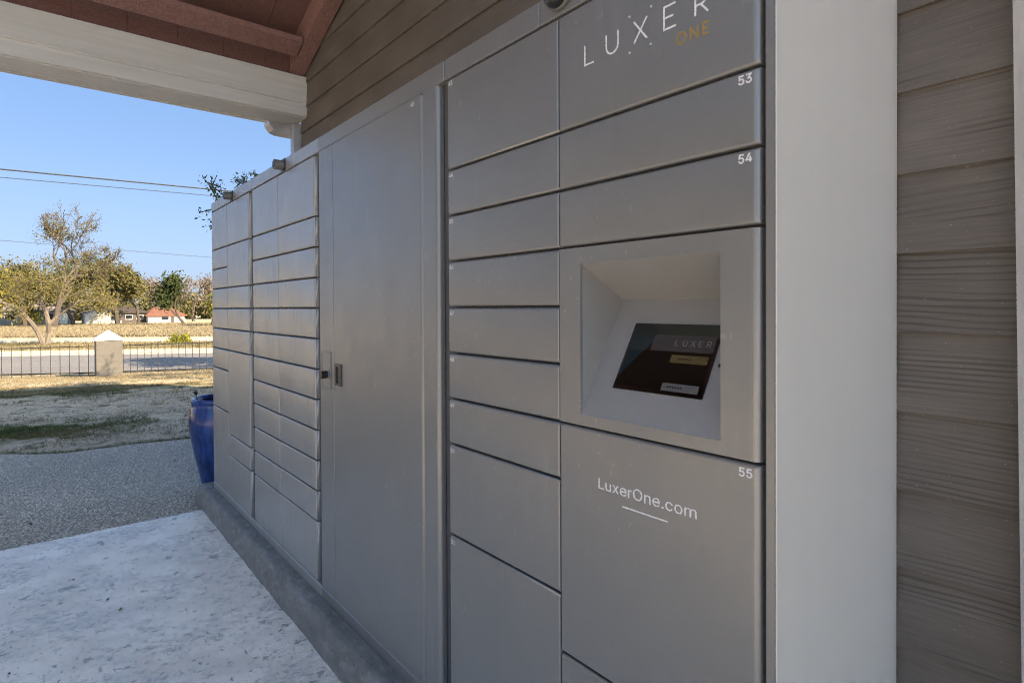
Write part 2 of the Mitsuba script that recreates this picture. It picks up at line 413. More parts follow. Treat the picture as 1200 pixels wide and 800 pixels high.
struct('road', slant_strip(24.5, 36.0, 0.03), 'asphalt', 'pale worn asphalt road behind the low fence')
kv = []
for (q, w, hh) in ((53.6, 0.35, 0.14),):
    x = np.linspace(-60, 45, 80)
    for a, b in zip(x[:-1], x[1:]):
        pa, pb = (a, q - SL * a), (b, q - SL * b)
        pts = [(px_, py_ + o, hY(py_) + z) for (px_, py_) in (pa, pb) for o in (0, w) for z in (-0.05, hh)]
        kv.append(trimesh.convex.convex_hull(np.array(pts)))
struct('kerb', cat(*kv), 'kerb_concrete', 'thin pale concrete kerb across the road')

# porch slab and the exposed aggregate path
struct('porch_floor', box(-3.2, 1.51, -4.2, 4.345, -0.16, 0.0), 'slab_paint', 'pale blotchy painted concrete porch floor')
pathpoly = Polygon([(-7, 4.358), (4.5, 4.358), (4.5, 6.4), (1.9, 6.78), (1.24, 6.87), (.7, 6.97), (.4, 6.97), (.17, 6.97), (-.05, 7.1), (-.33, 7.36), (-1.2, 7.9), (-3, 8.4), (-7, 8.8)])
pm = trimesh.creation.extrude_polygon(pathpoly, 0.12, engine='earcut')
pm.apply_translation((0, 0, -0.132))
struct('path', pm, 'aggregate', 'grey exposed pebble path beyond the porch floor')

struct('bounce_court', box(-12, -3.2, -20, 3.6, -0.2, -0.012), 'bounce_concrete', 'added unseen pale concrete paving that bounces light into the porch')  # unseen paving added to bounce light onto the porch and lockers

# ------------------------------------------------------------------ the building: wall, upper storeys, porch roof
bld = thing('porch_building', 'taupe lap sided building whose maroon stained porch roof covers the lockers', 'building')
WX = 1.522
YE = 4.28
wall = part(bld, 'wall', cat(box(WX, WX + 0.15, -4.4, YE - 0.01, -0.1, 8.2), box(WX + 0.15, 7.4, -4.4, 4.16, -0.1, 8.3)), 'wall_core')
rng = random.Random(4)
courses = [0.0, 0.055, 0.234, 0.413, 0.592, 0.771, 0.948, 1.125, 1.304, 1.483, 1.662, 1.846, 2.025, 2.204, 2.383, 2.49, 2.66, 2.828, 3.002, 3.178, 3.355, 3.53, 3.706, 3.88, 4.055, 4.23, 4.4, 4.57, 4.75]
joints = {16: 3.70, 18: 2.69, 14: 1.2, 20: 3.1}
for i in range(len(courses) - 1):
    z0, z1 = courses[i], courses[i + 1] + 0.012
    prof = [(WX - 0.016, z0), (WX, z0), (WX, z1), (WX - 0.004, z1)]
    ends = [-4.4] + ([joints[i]] if i in joints else []) + [YE]
    for a, b in zip(ends[:-1], ends[1:]):
        part(wall, 'siding_board', extrude_y(prof, a + 0.001, b - 0.001), 'siding')
tr = trimesh.creation.extrude_polygon(Polygon([(0.2175, -0.02), (0.248, 2.4), (0.14, 2.4), (0.11, -0.02)]), 0.04, engine='earcut')
v = tr.vertices.copy()
tr.vertices = np.stack([1.472 + v[:, 2], v[:, 0], v[:, 1]], 1)
tr.fix_normals()
part(bld, 'trim_board', tr, 'trim_paint', label='pale rough vertical trim board on the siding beside the lockers')

SLOPE = 0.3734


def zr(y):      # underside of the rafters
    return 3.053 + SLOPE * (4.184 - y)


YR = 1.3
XL = -1.2
roof = part(bld, 'roof', extrude_x([(4.60, zr(4.60) + 0.21), (YR, zr(YR) + 0.21), (YR, zr(YR) + 0.33), (4.60, zr(4.60) + 0.33)], XL - 0.05, 1.52), 'shingle', label='shingled porch roof')
px = [XL, -0.01, 1.21, 1.519]
for a, b in zip(px[:-1], px[1:]):
    for (ya, yb) in ((4.58, 2.15), (2.15, YR)):
        part(roof, 'deck_panel', extrude_x([(ya, zr(ya) + 0.19), (yb + 0.003, zr(yb + 0.003) + 0.19), (yb + 0.003, zr(yb + 0.003) + 0.208), (ya, zr(ya) + 0.208)], a + 0.0015, b - 0.0015), 'deck_stain')


def rafter(x0, x1):
    part(roof, 'rafter', extrude_x([(4.19, zr(4.19)), (YR, zr(YR)), (YR, zr(YR) + 0.188), (4.19, zr(4.19) + 0.188)], x0, x1), 'timber_stain')


for x0 in (1.403, -1.17):
    rafter(x0, x0 + (0.098 if x0 > 1 else 0.09))
for (y1, y2) in ((4.025, 3.895), (1.46, 1.33)):
    for (xa, xb) in ((-1.079, 1.390),):
        part(roof, 'blocking', extrude_x([(y1, zr(y1) - 0.002), (y2, zr(y2) - 0.002), (y2, zr(y2) + 0.034), (y1, zr(y1) + 0.034)], xa, xb), 'timber_stain')
# frieze of short boards above the beam
fx = np.arange(-1.19, 1.40, 0.27)
for a in fx:
    part(roof, 'frieze_board', box(a, min(a + 0.268, 1.402), 4.196, 4.215, 3.0, zr(4.2) + 0.186), 'deck_stain')
beam = part(bld, 'beam', box(XL, 1.517, 4.186, 4.385, 2.765, 3.03), 'beam_paint', label='broad pale painted beam across the far end of the porch')
part(beam, 'fascia_board', cbox(XL, 1.516, 4.160, 4.185, 2.853, 3.04, 0.003), 'beam_paint')
part(beam, 'fascia_board', cbox(XL, 1.516, 4.168, 4.1855, 2.755, 2.8465, 0.002), 'beam_paint')
part(beam, 'lit_edge', cbox(XL, 1.5155, 4.155, 4.182, 2.8468, 2.8528, 0.0015), 'lit_edge_paint')  # strip added for the lit board edge, its brightness put into the paint
part(beam, 'soffit_board', cbox(XL, 1.516, 4.188, 4.402, 2.748, 2.7645, 0.002), 'beam_paint')
for (xx, yy, zz) in ((XL + 0.1, 4.28, 2.747), (XL + 0.1, 1.6, 3.96)):
    part(bld, 'post', cbox(xx - 0.09, xx + 0.09, yy - 0.09, yy + 0.09, 0.0, zz, 0.006), 'beam_paint')
part(bld, 'beam', cbox(XL, 1.516, 1.5, 1.68, 3.78, 3.98, 0.004), 'beam_paint')
# gutter, its drop outlet and the downspout
gp = [(4.60, 2.93), (4.72, 2.93), (4.735, 2.90), (4.71, 2.86), (4.70, 2.82), (4.60, 2.81)]
part(bld, 'gutter', extrude_x(gp, XL, 1.54), 'gutter_metal')
el = [(1.31, 2.745), (1.318, 2.72), (1.345, 2.685), (1.39, 2.672), (1.53, 2.672), (1.53, 2.745)]
ds = part(bld, 'downspout', cbox(1.463, 1.53, 4.305, 4.375, -0.02, 2.74, 0.006), 'gutter_metal', label='grey square downspout on the wall corner')
part(ds, 'elbow', extrude_y(el, 4.38, 4.50), 'gutter_metal')

# ------------------------------------------------------------------ plinth under the lockers
pp = [(0.838, -0.01), (0.848, 0.05), (0.858, 0.088), (0.864, 0.103), (0.874, 0.113), (0.889, 0.118), (0.92, 0.118), (1.5, 0.118), (1.5, -0.01)]
ny = 160
yy = np.linspace(-0.2, 4.56, ny)
prof = np.array(pp)
v = np.array([[x, y, z] for y in yy for (x, z) in prof])
nz = meshkit.fbm(v * [6, 9, 6], 4, 3) - 0.5
edge = (v[:, 0] < 0.905)
v[:, 0] += np.where(edge, 0.007 * nz, 0)
v[:, 2] += np.where((v[:, 2] > 0.03) & (v[:, 0] < 0.92), 0.004 * (meshkit.fbm(v * 14, 3, 8) - 0.5), 0)
npf = len(prof)
f = [(j * npf + i, j * npf + (i + 1) % npf, (j + 1) * npf + (i + 1) % npf, (j + 1) * npf + i) for j in range(ny - 1) for i in range(npf)]
tri = [(a, c, b) for a, b, c, d in f] + [(a, d, c) for a, b, c, d in f]
tri += [((ny - 1) * npf, (ny - 1) * npf + i, (ny - 1) * npf + i + 1) for i in range(1, npf - 1)]
pk = thing('plinth', 'rough grey concrete plinth with a rounded edge carrying the row of lockers', 'plinth')
scene[pk] = mikit.ply(trimesh.Trimesh(v, np.array(tri), process=False), 'plinth_concrete', smooth=35)

# ------------------------------------------------------------------ parcel lockers
FX = 0.930           # plane of the door faces
ZT, ZB = 2.033, 0.168
rowz = [1.769 - 0.1341 * k for k in range(11)]
A_, B_, C_, D_, E_, F_, G_, H_, I_, J_, K_ = rowz
GAP = 0.0062


def door_mesh(y0, y1, z0, z1, r=0.006):
    return cbox(FX, FX + 0.022, y0, y1, z0 + GAP / 2, z1 - GAP / 2, 0.0028)


def lettering(text, y, z, height, mat, parent, bold=False, width=None, name='lettering', x=FX):
    m = meshkit.text_mesh(text, height, 0.0006, bold)
    if width:
        w = m.bounds[1][0] - m.bounds[0][0]
        m.apply_scale([width / w, 1, 1])
    v = m.vertices.copy()
    v[:, 0] -= v[:, 0].min()
    m.vertices = np.stack([x - 0.0001 - v[:, 2], y - v[:, 0], z + v[:, 1]], 1)
    return part(parent, name, m, mat)


def carcass(y0, y1, niche=None):
    body = box(FX + 0.027, 1.506, y0, y1, 0.118, 2.097)
    b = m3.Manifold.cube([1.506 - FX - 0.027, y1 - y0, 2.097 - 0.118]).translate([FX + 0.027, y0, 0.118])
    if niche:
        ya, yb, za, zb = niche
        b = b - m3.Manifold.cube([0.2, yb - ya, zb - za]).translate([FX, ya, za])
    return b


LOCK = 'row of parcel locker cabinets along the wall'
L1 = thing('parcel_locker', 'nearest grey parcel locker with the recessed touchscreen and printed logo', 'parcel locker', LOCK)
L2 = thing('parcel_locker', 'grey parcel locker with one tall full height door, lock knob and recessed pull', 'parcel locker', LOCK)
L3 = thing('parcel_locker', 'weathered parcel locker of ten door rows between the tall door and the end cabinet', 'parcel locker', LOCK)
L4 = thing('parcel_locker', 'weathered parcel locker at the far end beside the blue pot, its doors of mixed heights', 'parcel locker', LOCK)


def frame(key, y0, y1, mat, seam=()):
    cuts = [y0] + list(seam) + [y1]
    for a, b in zip(cuts[:-1], cuts[1:]):
        part(key, 'header', cbox(FX, FX + 0.026, a + 0.0012, b - 0.0012, ZT + 0.004, 2.097, 0.0022), mat)
    part(key, 'base_rail', cbox(FX - 0.001, FX + 0.026, y0 + 0.0012, y1 - 0.0012, 0.118, ZB - 0.002, 0.003), mat)


# --- cabinet with the kiosk
NY0, NY1, NZ0, NZ1 = 0.547, 0.888, 1.127, 1.462
part(L1, 'carcass', carcass(0.450, 1.4375, (NY0 - 0.006, NY1 + 0.006, NZ0 - 0.004, NZ1 + 0.006)), 'locker_inner')
part(L1, 'side_panel', cbox(FX + 0.002, 1.507, 0.4480, 0.4497, 0.118, 2.097, 0.0006), 'side_panel_lit_paint', label='smooth side panel of the nearest locker, its paint lightened to look more brightly lit')
frame(L1, 0.450, 1.4375, 'locker_paint', (1.019,))
part(L1, 'edge_strip', cbox(FX + 0.004, FX + 0.0265, 0.4500, 0.4680, ZB, ZT + 0.003, 0.002), 'locker_paint')
ya, yb, yc, yd = 0.4755, 0.9525, 0.9565, 1.4195


def rdoor(key, y0, y1, z0, z1, mat, near_round=0.0115):
    """door leaf with a rounded near edge, that face wrapping back towards the frame"""
    pts = []
    R = near_round
    arc = [(y0 + R - R * math.sin(t), FX + R - R * math.cos(t)) for t in np.linspace(0, math.pi / 2, 7)]
    prof = [(y1, FX + 0.022), (y1, FX + 0.0025), (y1 - 0.0025, FX)] + arc + [(y0, FX + 0.022)]
    zz0, zz1, c, dpt = z0 + GAP / 2, z1 - GAP / 2, 0.0052, 0.0065
    full = [(x, y, z) for (y, x) in prof for z in (zz0 + c, zz1 - c)]
    ins = [(max(x, FX + dpt), y, z) for (y, x) in prof for z in (zz0, zz1)]
    return part(key, 'door', trimesh.convex.convex_hull(np.array(full + ins)), mat, smooth=35)


tops = [ZT + GAP / 2, A_, B_, C_]
d52 = rdoor(L1, ya, yb, A_, ZT + GAP / 2, 'locker_paint')
d53 = rdoor(L1, ya, yb, B_, A_, 'locker_paint')
d54 = rdoor(L1, ya, yb, C_, B_, 'locker_paint')
d55 = rdoor(L1, ya, yb, J_, F_, 'locker_paint')
d56 = rdoor(L1, ya, yb, ZB - GAP / 2, J_, 'locker_paint')
# kiosk face with its recess
R = 0.0115
hole = Polygon([(NY0, NZ0), (NY1, NZ0), (NY1, NZ1), (NY0, NZ1)])
face = Polygon([(ya + R, F_ + GAP / 2), (yb, F_ + GAP / 2), (yb, C_ - GAP / 2), (ya + R, C_ - GAP / 2)]).difference(hole)
km = extrude_x(face, FX, FX + 0.008)
arc = [(FX + R - R * math.cos(t), ya + R - R * math.sin(t)) for t in np.linspace(0, math.pi / 2, 7)]
strip = np.array([(x, y, z) for (x, y) in arc + [(FX + 0.022, ya)] for z in (F_ + GAP / 2, C_ - GAP / 2)])
sf = [(2 * i, 2 * i + 1, 2 * i + 3, 2 * i + 2) for i in range(len(arc))]
strip_m = trimesh.Trimesh(strip, np.array([(a, b, c) for a, b, c, d in sf] + [(a, c, d) for a, b, c, d in sf]), process=False)
lipz = [box(FX + 0.001, FX + 0.022, ya + R, yb, F_ + GAP / 2, F_ + GAP / 2 + 0.002), box(FX + 0.001, FX + 0.022, ya + R, yb, C_ - GAP / 2 - 0.002, C_ - GAP / 2)]
kiosk = part(L1, 'kiosk_panel', cat(km, *lipz), 'locker_paint', label='kiosk panel with a recess for the touchscreen')
part(kiosk, 'rounded_edge', strip_m, 'locker_paint', smooth=40)
XI, ZI = 1.081, 1.381
P = dict(a=(FX + .001, NY1, NZ0), b=(FX + .001, NY1, NZ1), c=(XI, NY1 + .001, ZI), d=(FX + .001, NY0, NZ0), e=(FX + .001, NY0, NZ1), f=(XI, NY0 - .001, ZI))
nv = np.array([P[k] for k in 'abcdef'])
inner = trimesh.Trimesh(nv, [(0, 1, 2), (3, 5, 4), (1, 4, 5), (1, 5, 2), (0, 2, 5), (0, 5, 3)], process=False)
part(kiosk, 'recess', inner, 'recess_paint')
sd = np.array([XI - FX, 0, ZI - NZ0]); SLEN = np.linalg.norm(sd); sd /= SLEN
sn = np.array([-sd[2], 0, sd[0]])


def on_screen(y0, y1, s0, s1, h0, h1):
    pts = [np.array([FX, 0, NZ0]) + sd * s + sn * hh + np.array([0, y, 0]) for y in (y0, y1) for s in (s0, s1) for hh in (h0, h1)]
    return trimesh.convex.convex_hull(np.array(pts))


s_lo = (1.188 - NZ0) / sd[2]
s_hi = (1.326 - NZ0) / sd[2]
part(kiosk, 'touchscreen', on_screen(0.606, 0.824, s_lo, s_hi, -0.002, 0.0030), 'screen_glass', label='dark glossy touchscreen in the recess')
sl = s_hi - s_lo
part(kiosk, 'screen_banner', on_screen(0.612, 0.760, s_lo + sl * 0.60, s_lo + sl * 0.83, 0.003, 0.0033), 'screen_band')
part(kiosk, 'screen_picture', on_screen(0.612, 0.818, s_lo + sl * 0.05, s_lo + sl * 0.59, 0.003, 0.0032), 'screen_photo')
part(kiosk, 'screen_button', on_screen(0.617, 0.703, s_lo + sl * 0.44, s_lo + sl * 0.55, 0.0032, 0.0036), 'screen_gold', label='gold on-screen button')
part(kiosk, 'screen_button', on_screen(0.618, 0.702, s_lo + sl * 0.05, s_lo + sl * 0.155, 0.0032, 0.0036), 'screen_grey', label='pale grey on-screen button')


def screen_text(text, y, s, hgt, mat, width=None, hh=0.0037):
    m = meshkit.text_mesh(text, hgt, 0.0002)
    v = m.vertices.copy()
    v[:, 0] -= v[:, 0].min()
    if width: v[:, 0] *= width / v[:, 0].max()
    w = np.array([FX, 0, NZ0]) + sd[None] * (s + v[:, 1])[:, None] + sn[None] * (hh + v[:, 2])[:, None]
    w[:, 1] += y - v[:, 0]
    m.vertices = w
    part(kiosk, 'screen_lettering', m, mat)


for i, ch in enumerate('LUXER'):
    screen_text(ch, 0.704 - i * 0.0185, s_lo + sl * 0.68, 0.0135, 'screen_white', hh=0.0034)
for (y_, s_, n_) in ((0.684, 0.485, 5), (0.690, 0.095, 6)):
    for i in range(n_):
        part(kiosk, 'screen_mark', on_screen(y_ - i * 0.0062 - 0.0042, y_ - i * 0.0062, s_lo + sl * s_, s_lo + sl * (s_ + 0.022), 0.0036, 0.0038), 'screen_text')
part(kiosk, 'camera_hole', on_screen(0.590, 0.5945, s_lo + sl * 0.44, s_lo + sl * 0.48, -0.001, 0.0012), 'black_plastic')

# column of nine doors beside it
colA = [ZT + GAP / 2, A_, B_, C_, D_, E_, F_, G_, I_, ZB - GAP / 2]
for i in range(9):
    d = rdoor(L1, yc, yd, colA[i + 1], colA[i], 'locker_paint', 0.004)
    lettering(str(43 + i), yd - 0.006, colA[i] - 0.0245, 0.0125, 'print_pale', d, bold=True, name='number')
for d, txt, z in ((d53, '53', A_), (d54, '54', B_), (d55, '55', F_)):
    lettering(txt, 0.5125, z - 0.0255, 0.0150, 'print_white', d, bold=True, width=0.0245, name='number')


# logo on the top door: thin strokes
def strokes(lines, w):
    return unary_union([LineString(l).buffer(w / 2, cap_style=2, join_style=2) for l in lines])


def flat_shape(shape, mat, parent, name):
    ms = [extrude_x(g, FX - 0.0006, FX - 0.0001) for g in getattr(shape, 'geoms', [shape])]
    part(parent, name, cat(*ms), mat)


zb, zt = 1.895, 1.938
W_ = 0.0036
flat_shape(strokes([[(.871, zt), (.871, zb), (.844, zb)]], W_), 'print_white', d52, 'lettering')
ua = [(.793 + .016 * math.cos(t), zb + .017 + .0165 * math.sin(t)) for t in np.linspace(0, -math.pi, 17)]
flat_shape(strokes([[(.809, zt)] + ua + [(.777, zt)]], W_), 'print_white', d52, 'lettering')
flat_shape(strokes([[(.736, zt), (.704, zb)], [(.704, zt), (.736, zb)]], W_), 'print_white', d52, 'lettering')
flat_shape(strokes([[(.638, zt), (.664, zt), (.664, zb), (.637, zb)], [(.664, (zt + zb) / 2), (.643, (zt + zb) / 2)]], W_), 'print_white', d52, 'lettering')
rb = [(.585 - .0125 * math.sin(t), zt - .0125 + .0125 * math.cos(t)) for t in np.linspace(0, math.pi, 13)]
flat_shape(strokes([[(.596, zb), (.596, zt)] + rb + [(.596, zt - .025)], [(.585, zt - .025), (.570, zb)]], W_), 'print_white', d52, 'lettering')
from shapely.geometry import Point
flat_shape(unary_union([Point(y, z).buffer(0.0024) for (y, z) in ((.747, 1.953), (.694, 1.953), (.747, 1.880), (.695, 1.880))]), 'print_pale', d52, 'lettering')
zo, zp = 1.856, 1.8765
oa = [(.626 + .0100 * math.cos(t), (zo + zp) / 2 + .0102 * math.sin(t)) for t in np.linspace(0, 2 * math.pi, 25)]
flat_shape(strokes([oa], 0.003), 'print_gold', d52, 'lettering')
flat_shape(strokes([[(.606, zo), (.606, zp), (.591, zo), (.591, zp)]], 0.003), 'print_gold', d52, 'lettering')
flat_shape(strokes([[(.568, zp), (.580, zp), (.580, zo), (.568, zo)], [(.580, (zo + zp) / 2), (.570, (zo + zp) / 2)]], 0.003), 'print_gold', d52, 'lettering')
lettering('LuxerOne.com', 0.835, 0.9735, 0.0225, 'print_white', d55, width=0.240)
flat_shape(strokes([[(.770, .951), (.658, .951)]], 0.003), 'print_white', d55, 'underline')

# --- cabinet with the full height door
part(L2, 'carcass', carcass(1.439, 2.4260), 'locker_inner')
frame(L2, 1.439, 2.4260, 'locker_paint')


def vround(y0, y1, z0, z1, R, mat, key, name, label=None):
    arc = [(y0 + R - R * math.sin(t), FX + R - R * math.cos(t)) for t in np.linspace(0, math.pi / 2, 7)]
    prof = [(y1, FX + 0.024), (y1, FX + 0.002), (y1 - 0.002, FX)] + arc + [(y0, FX + 0.024)]
    pts = [(x, y, z) for (y, x) in prof for z in (z0, z1)]
    return part(key, name, trimesh.convex.convex_hull(np.array(pts)), mat, smooth=35, label=label)


vround(1.4770, 1.5615, ZB, ZT + 0.003, 0.014, 'locker_paint', L2, 'edge_strip')
big = vround(1.5690, 2.2740, ZB, ZT + 0.002, 0.013, 'locker_paint', L2, 'door', 'tall full height door')
part(L2, 'edge_strip', cbox(FX, FX + 0.026, 2.2775, 2.4255, ZB, ZT + 0.003, 0.0015), 'locker_paint')
lettering('42', 1.634, 2.011, 0.0125, 'print_pale', big, bold=True, name='number')
rr = sbox(2.312, 1.035, 2.396, 1.175).buffer(0.006, join_style=1)
rim = rr.buffer(0.0012, join_style=1).difference(rr.buffer(-0.0026))
lp = part(L2, 'lock_plate', cat(extrude_x(rr, FX - 0.0015, FX - 0.0002), extrude_x(rim, FX - 0.004, FX - 0.0014)), 'locker_paint', label='rounded lock plate')
kn = trimesh.creation.cylinder(radius=0.016, height=0.026, sections=24)
kn.apply_transform(trimesh.transformations.rotation_matrix(math.pi / 2, (0, 1, 0)))
kn.apply_translation((FX - 0.0145, 2.352, 1.087))
part(lp, 'knob', kn, 'black_plastic', smooth=40)
hr = sbox(2.200, 1.056, 2.254, 1.136).buffer(0.004)
part(big, 'pull_handle', extrude_x(hr.difference(sbox(2.213, 1.067, 2.241, 1.125).buffer(0.004)), FX - 0.006, FX - 0.0002), 'dark_metal', label='recessed pull of the tall door')
part(big, 'handle_recess', extrude_x(sbox(2.213, 1.067, 2.241, 1.125).buffer(0.003), FX - 0.0012, FX - 0.0004), 'black_plastic')


# --- two weathered cabinets
def small_cabinet(key, y0, y1, ya, ym, yb, left_rows, right_rows):
    part(key, 'carcass', carcass(y0, y1), 'locker_inner')
    frame(key, y0, y1, 'weathered_paint')
    for (a, b, rows) in ((ya, ym - 0.0025, right_rows), (ym + 0.0025, yb, left_rows)):
        rs = [ZT + GAP / 2] + rows + [ZB - GAP / 2]
        for t, bt in zip(rs[:-1], rs[1:]):
            rdoor(key, a, b, bt, t, 'weathered_paint', 0.006)


allrows = [A_, B_, C_, D_, E_, F_, G_, H_, I_, J_, K_]
small_cabinet(L3, 2.4270, 3.4245, 2.486, 2.972, 3.421, allrows, allrows)
small_cabinet(L4, 3.4255, 4.4090, 3.506, 3.986, 4.407, [A_, B_, C_, D_, E_, F_, G_, I_], [A_, C_, D_, E_, F_, J_, K_])
part(L4, 'side_panel', cbox(FX + 0.002, 1.507, 4.4092, 4.4108, 0.118, 2.097, 0.0006), 'weathered_paint')


def cam(key, y, z, mat, r=0.024, ln=0.042):
    c = trimesh.creation.cylinder(radius=r, height=ln, sections=28)
    c.apply_transform(trimesh.transformations.rotation_matrix(math.pi / 2, (0, 1, 0)))
    c.apply_translation((FX - ln / 2 - 0.004, y, z))
    k = part(key, 'camera', c, mat, smooth=40, label='small round camera on the header')
    part(k, 'mount_plate', cbox(FX - 0.004, FX - 0.0002, y - 0.034, y + 0.03, z - 0.030, z + 0.031, 0.001), 'black_plastic')
    ring = trimesh.creation.cylinder(radius=r * 0.6, height=0.004, sections=24)
    ring.apply_transform(trimesh.transformations.rotation_matrix(math.pi / 2, (0, 1, 0)))
    ring.apply_translation((FX - ln - 0.005, y, z))
    part(k, 'lens', ring, 'black_plastic', smooth=40)


cam(L3, 2.885, 2.066, 'grey_plastic')
cam(L4, 3.870, 2.066, 'grey_plastic')
dm = trimesh.creation.icosphere(3, radius=0.036)
dm.apply_scale([0.62, 1, 1])
dm.apply_translation((FX - 0.016, 0.945, 2.083))
dk = part(L1, 'camera', dm, 'black_plastic', smooth=True, label='black dome camera on the header above the logo door')
rg = trimesh.creation.torus(0.033, 0.006, 40, 12)
rg.apply_transform(trimesh.transformations.rotation_matrix(math.pi / 2, (0, 1, 0)))
rg.apply_translation((FX - 0.006, 0.945, 2.083))
part(dk, 'bezel', rg, 'grey_plastic', smooth=True)


# ------------------------------------------------------------------ foliage helpers
def leaf_cards(rng, centres, size, jitter):
    c = np.repeat(np.asarray(centres), 1, 0) + rng.normal(size=(len(centres), 3)) * jitter
    n = len(c)
    a = rng.normal(size=(n, 3)); a /= np.linalg.norm(a, axis=1, keepdims=True)
    b = np.cross(a, rng.normal(size=(n, 3))); b /= np.linalg.norm(b, axis=1, keepdims=True)
    s = size * rng.uniform(0.55, 1.3, (n, 1))
    v = np.stack([c - a * s, c - b * s * 0.45, c + a * s, c + b * s * 0.45], 1).reshape(-1, 3)
    i = np.arange(n) * 4
    return (v, np.stack([i, i + 1, i + 2, i + 3], 1))


def grow(rng, p, d, L, r, depth, tubes, tips, spread=0.6, up=0.15, shrink=0.74):
    nseg = 3
    pts, rad = [p], [r]
    for s in range(nseg):
        d = d + rng.normal(size=3) * 0.16 + np.array([0, 0, up * 0.3])
        d /= np.linalg.norm(d)
        p = p + d * L / nseg
        pts.append(p); rad.append(r * (1 - 0.35 * (s + 1) / nseg))
        if depth <= 2: tips.append(p)
    tubes.append((np.array(pts), np.array(rad)))
    if depth == 0:
        return
    for k in range(rng.integers(2, 4)):
        ax = rng.normal(size=3); ax -= ax @ d * d; ax /= np.linalg.norm(ax)
        ang = spread * rng.uniform(0.55, 1.25)
        nd = d * math.cos(ang) + ax * math.sin(ang) + np.array([0, 0, up])
        nd /= np.linalg.norm(nd)
        start = pts[-1] if k < 2 else pts[-2]
        grow(rng, start, nd, L * shrink * rng.uniform(0.8, 1.15), r * 0.62, depth - 1, tubes, tips, spread, up, shrink)


def tube_mesh(tubes, rmin=0.0):
    ms = [tube(p, np.maximum(r, rmin), 6 if r[0] > 0.08 else 4 if r[0] > 0.03 else 3, cap=False) for p, r in tubes]
    return cat(*ms)


def tree(name, label, seed, base, height, rad, depth, leaf, nleaf, lsize, bark='bark_dark', spread=0.6, up=0.15, group=None, jit=0.5, trunk=0.3, rmin=0.02):
    rng = np.random.default_rng(seed)
    k = thing(name, label, 'tree', group)
    tubes, tips = [], []
    base = np.array(base, float)
    grow(rng, base - [0, 0, 0.2], np.array([rng.normal() * 0.08, 0, 1.0]), height * trunk, rad, depth, tubes, tips, spread, up)
    tips = np.array(tips)
    top = tips[:, 2].max() - base[2]
    s = height / top
    tubes = [((p - base) * s + base, r) for p, r in tubes]
    tips = (tips - base) * s + base
    part(k, 'trunk', tube_mesh(tubes, rmin), bark)
    if nleaf:
        idx = rng.integers(0, len(tips), nleaf)
        part(k, 'crown', leaf_cards(rng, tips[idx], lsize, jit), leaf)
    return k


# ------------------------------------------------------------------ trees
BG = 'trees beyond the dry field'
zb_ = lambda Y: float(hY(Y))
tree('bare_tree', 'tall thinly leaved tree towering over the low grey roofed house', 11, (1.4, 100, zb_(100)), 17.8, 0.42, 7, 'leaf_olive', 7000, 0.12, spread=0.55, up=0.10, jit=0.35, trunk=0.34, rmin=0.035, group=BG)
tree('round_tree', 'broad round olive tree behind the small white shed', 5, (9.9, 112, zb_(112)), 10.4, 0.40, 6, 'leaf_olive', 8200, 0.26, spread=0.72, up=0.08, jit=0.6, trunk=0.3, rmin=0.035, group=BG)
tree('green_tree', 'dark green pointed tree beside the white house with red roof', 8, (18.0, 105, zb_(105)), 7.7, 0.25, 5, 'leaf_green', 3600, 0.26, spread=0.5, up=0.2, jit=0.55, trunk=0.3, rmin=0.03, group=BG)
tree('yellow_tree', 'bright yellow green tree just left of the far locker', 9, (18.9, 90, zb_(90)), 4.9, 0.2, 5, 'leaf_yellow', 3200, 0.24, spread=0.7, up=0.1, jit=0.5, trunk=0.25, rmin=0.03, group=BG)
tree('grey_tree', 'pale leafless tree behind the red roof', 21, (18.0, 140, zb_(140)), 8.6, 0.3, 6, 'leaf_grey', 4200, 0.26, spread=0.65, up=0.1, jit=0.7, trunk=0.3, rmin=0.04, bark='bark', group=BG)
tree('grey_tree', 'pale leafless tree behind the dark green tree', 22, (25.5, 138, zb_(138)), 9.5, 0.3, 6, 'leaf_grey', 1800, 0.24, spread=0.6, up=0.1, jit=0.6, trunk=0.3, rmin=0.04, bark='bark', group=BG)
for i, (x, y, hgt, mat, n, lab) in enumerate(((-5.8, 96, 8.2, 'leaf_gold', 6000, 'golden tree at the left edge of the treeline'), (-1.6, 108, 9.0, 'leaf_olive', 6500, 'olive tree behind the grey roofed house'),
                                             (4.2, 114, 9.0, 'leaf_gold', 6500, 'golden green tree between the tall bare tree and the round tree'), (13.6, 122, 7.6, 'leaf_olive', 5000, 'low olive tree right of the round tree'))):
    tree('field_tree', lab, 40 + i, (x, y, zb_(y)), hgt, 0.3, 6, mat, n, 0.27, spread=0.72, up=0.06, jit=0.65, trunk=0.26, rmin=0.03, group=BG)
tree('bare_tree', 'bare grey tree cut by the left edge of the picture', 33, (-7.3, 92, zb_(92)), 12.8, 0.3, 6, 'leaf_olive', 500, 0.16, spread=0.6, up=0.1, jit=0.3, trunk=0.3, rmin=0.03, group=BG)
# far treeline, one mass
rng = np.random.default_rng(2)
cs = []
for i in range(60):
    x = rng.uniform(-30, 75); y = rng.uniform(160, 190); hh = rng.uniform(4.0, 7.5)
    q = rng.normal(size=(420, 3)); q /= np.linalg.norm(q, axis=1, keepdims=True)
    q = q * rng.uniform(0.5, 1, (420, 1)) ** 0.4 * [3.4, 2.5, hh / 2] + [x, y, -1.3 + hh / 2]
    cs.append(q)
struct('far_treeline', leaf_cards(rng, np.vstack(cs), 0.5, 0.3), 'leaf_olive', 'hazy line of distant woodland behind the houses', kind='stuff', cat='woodland')

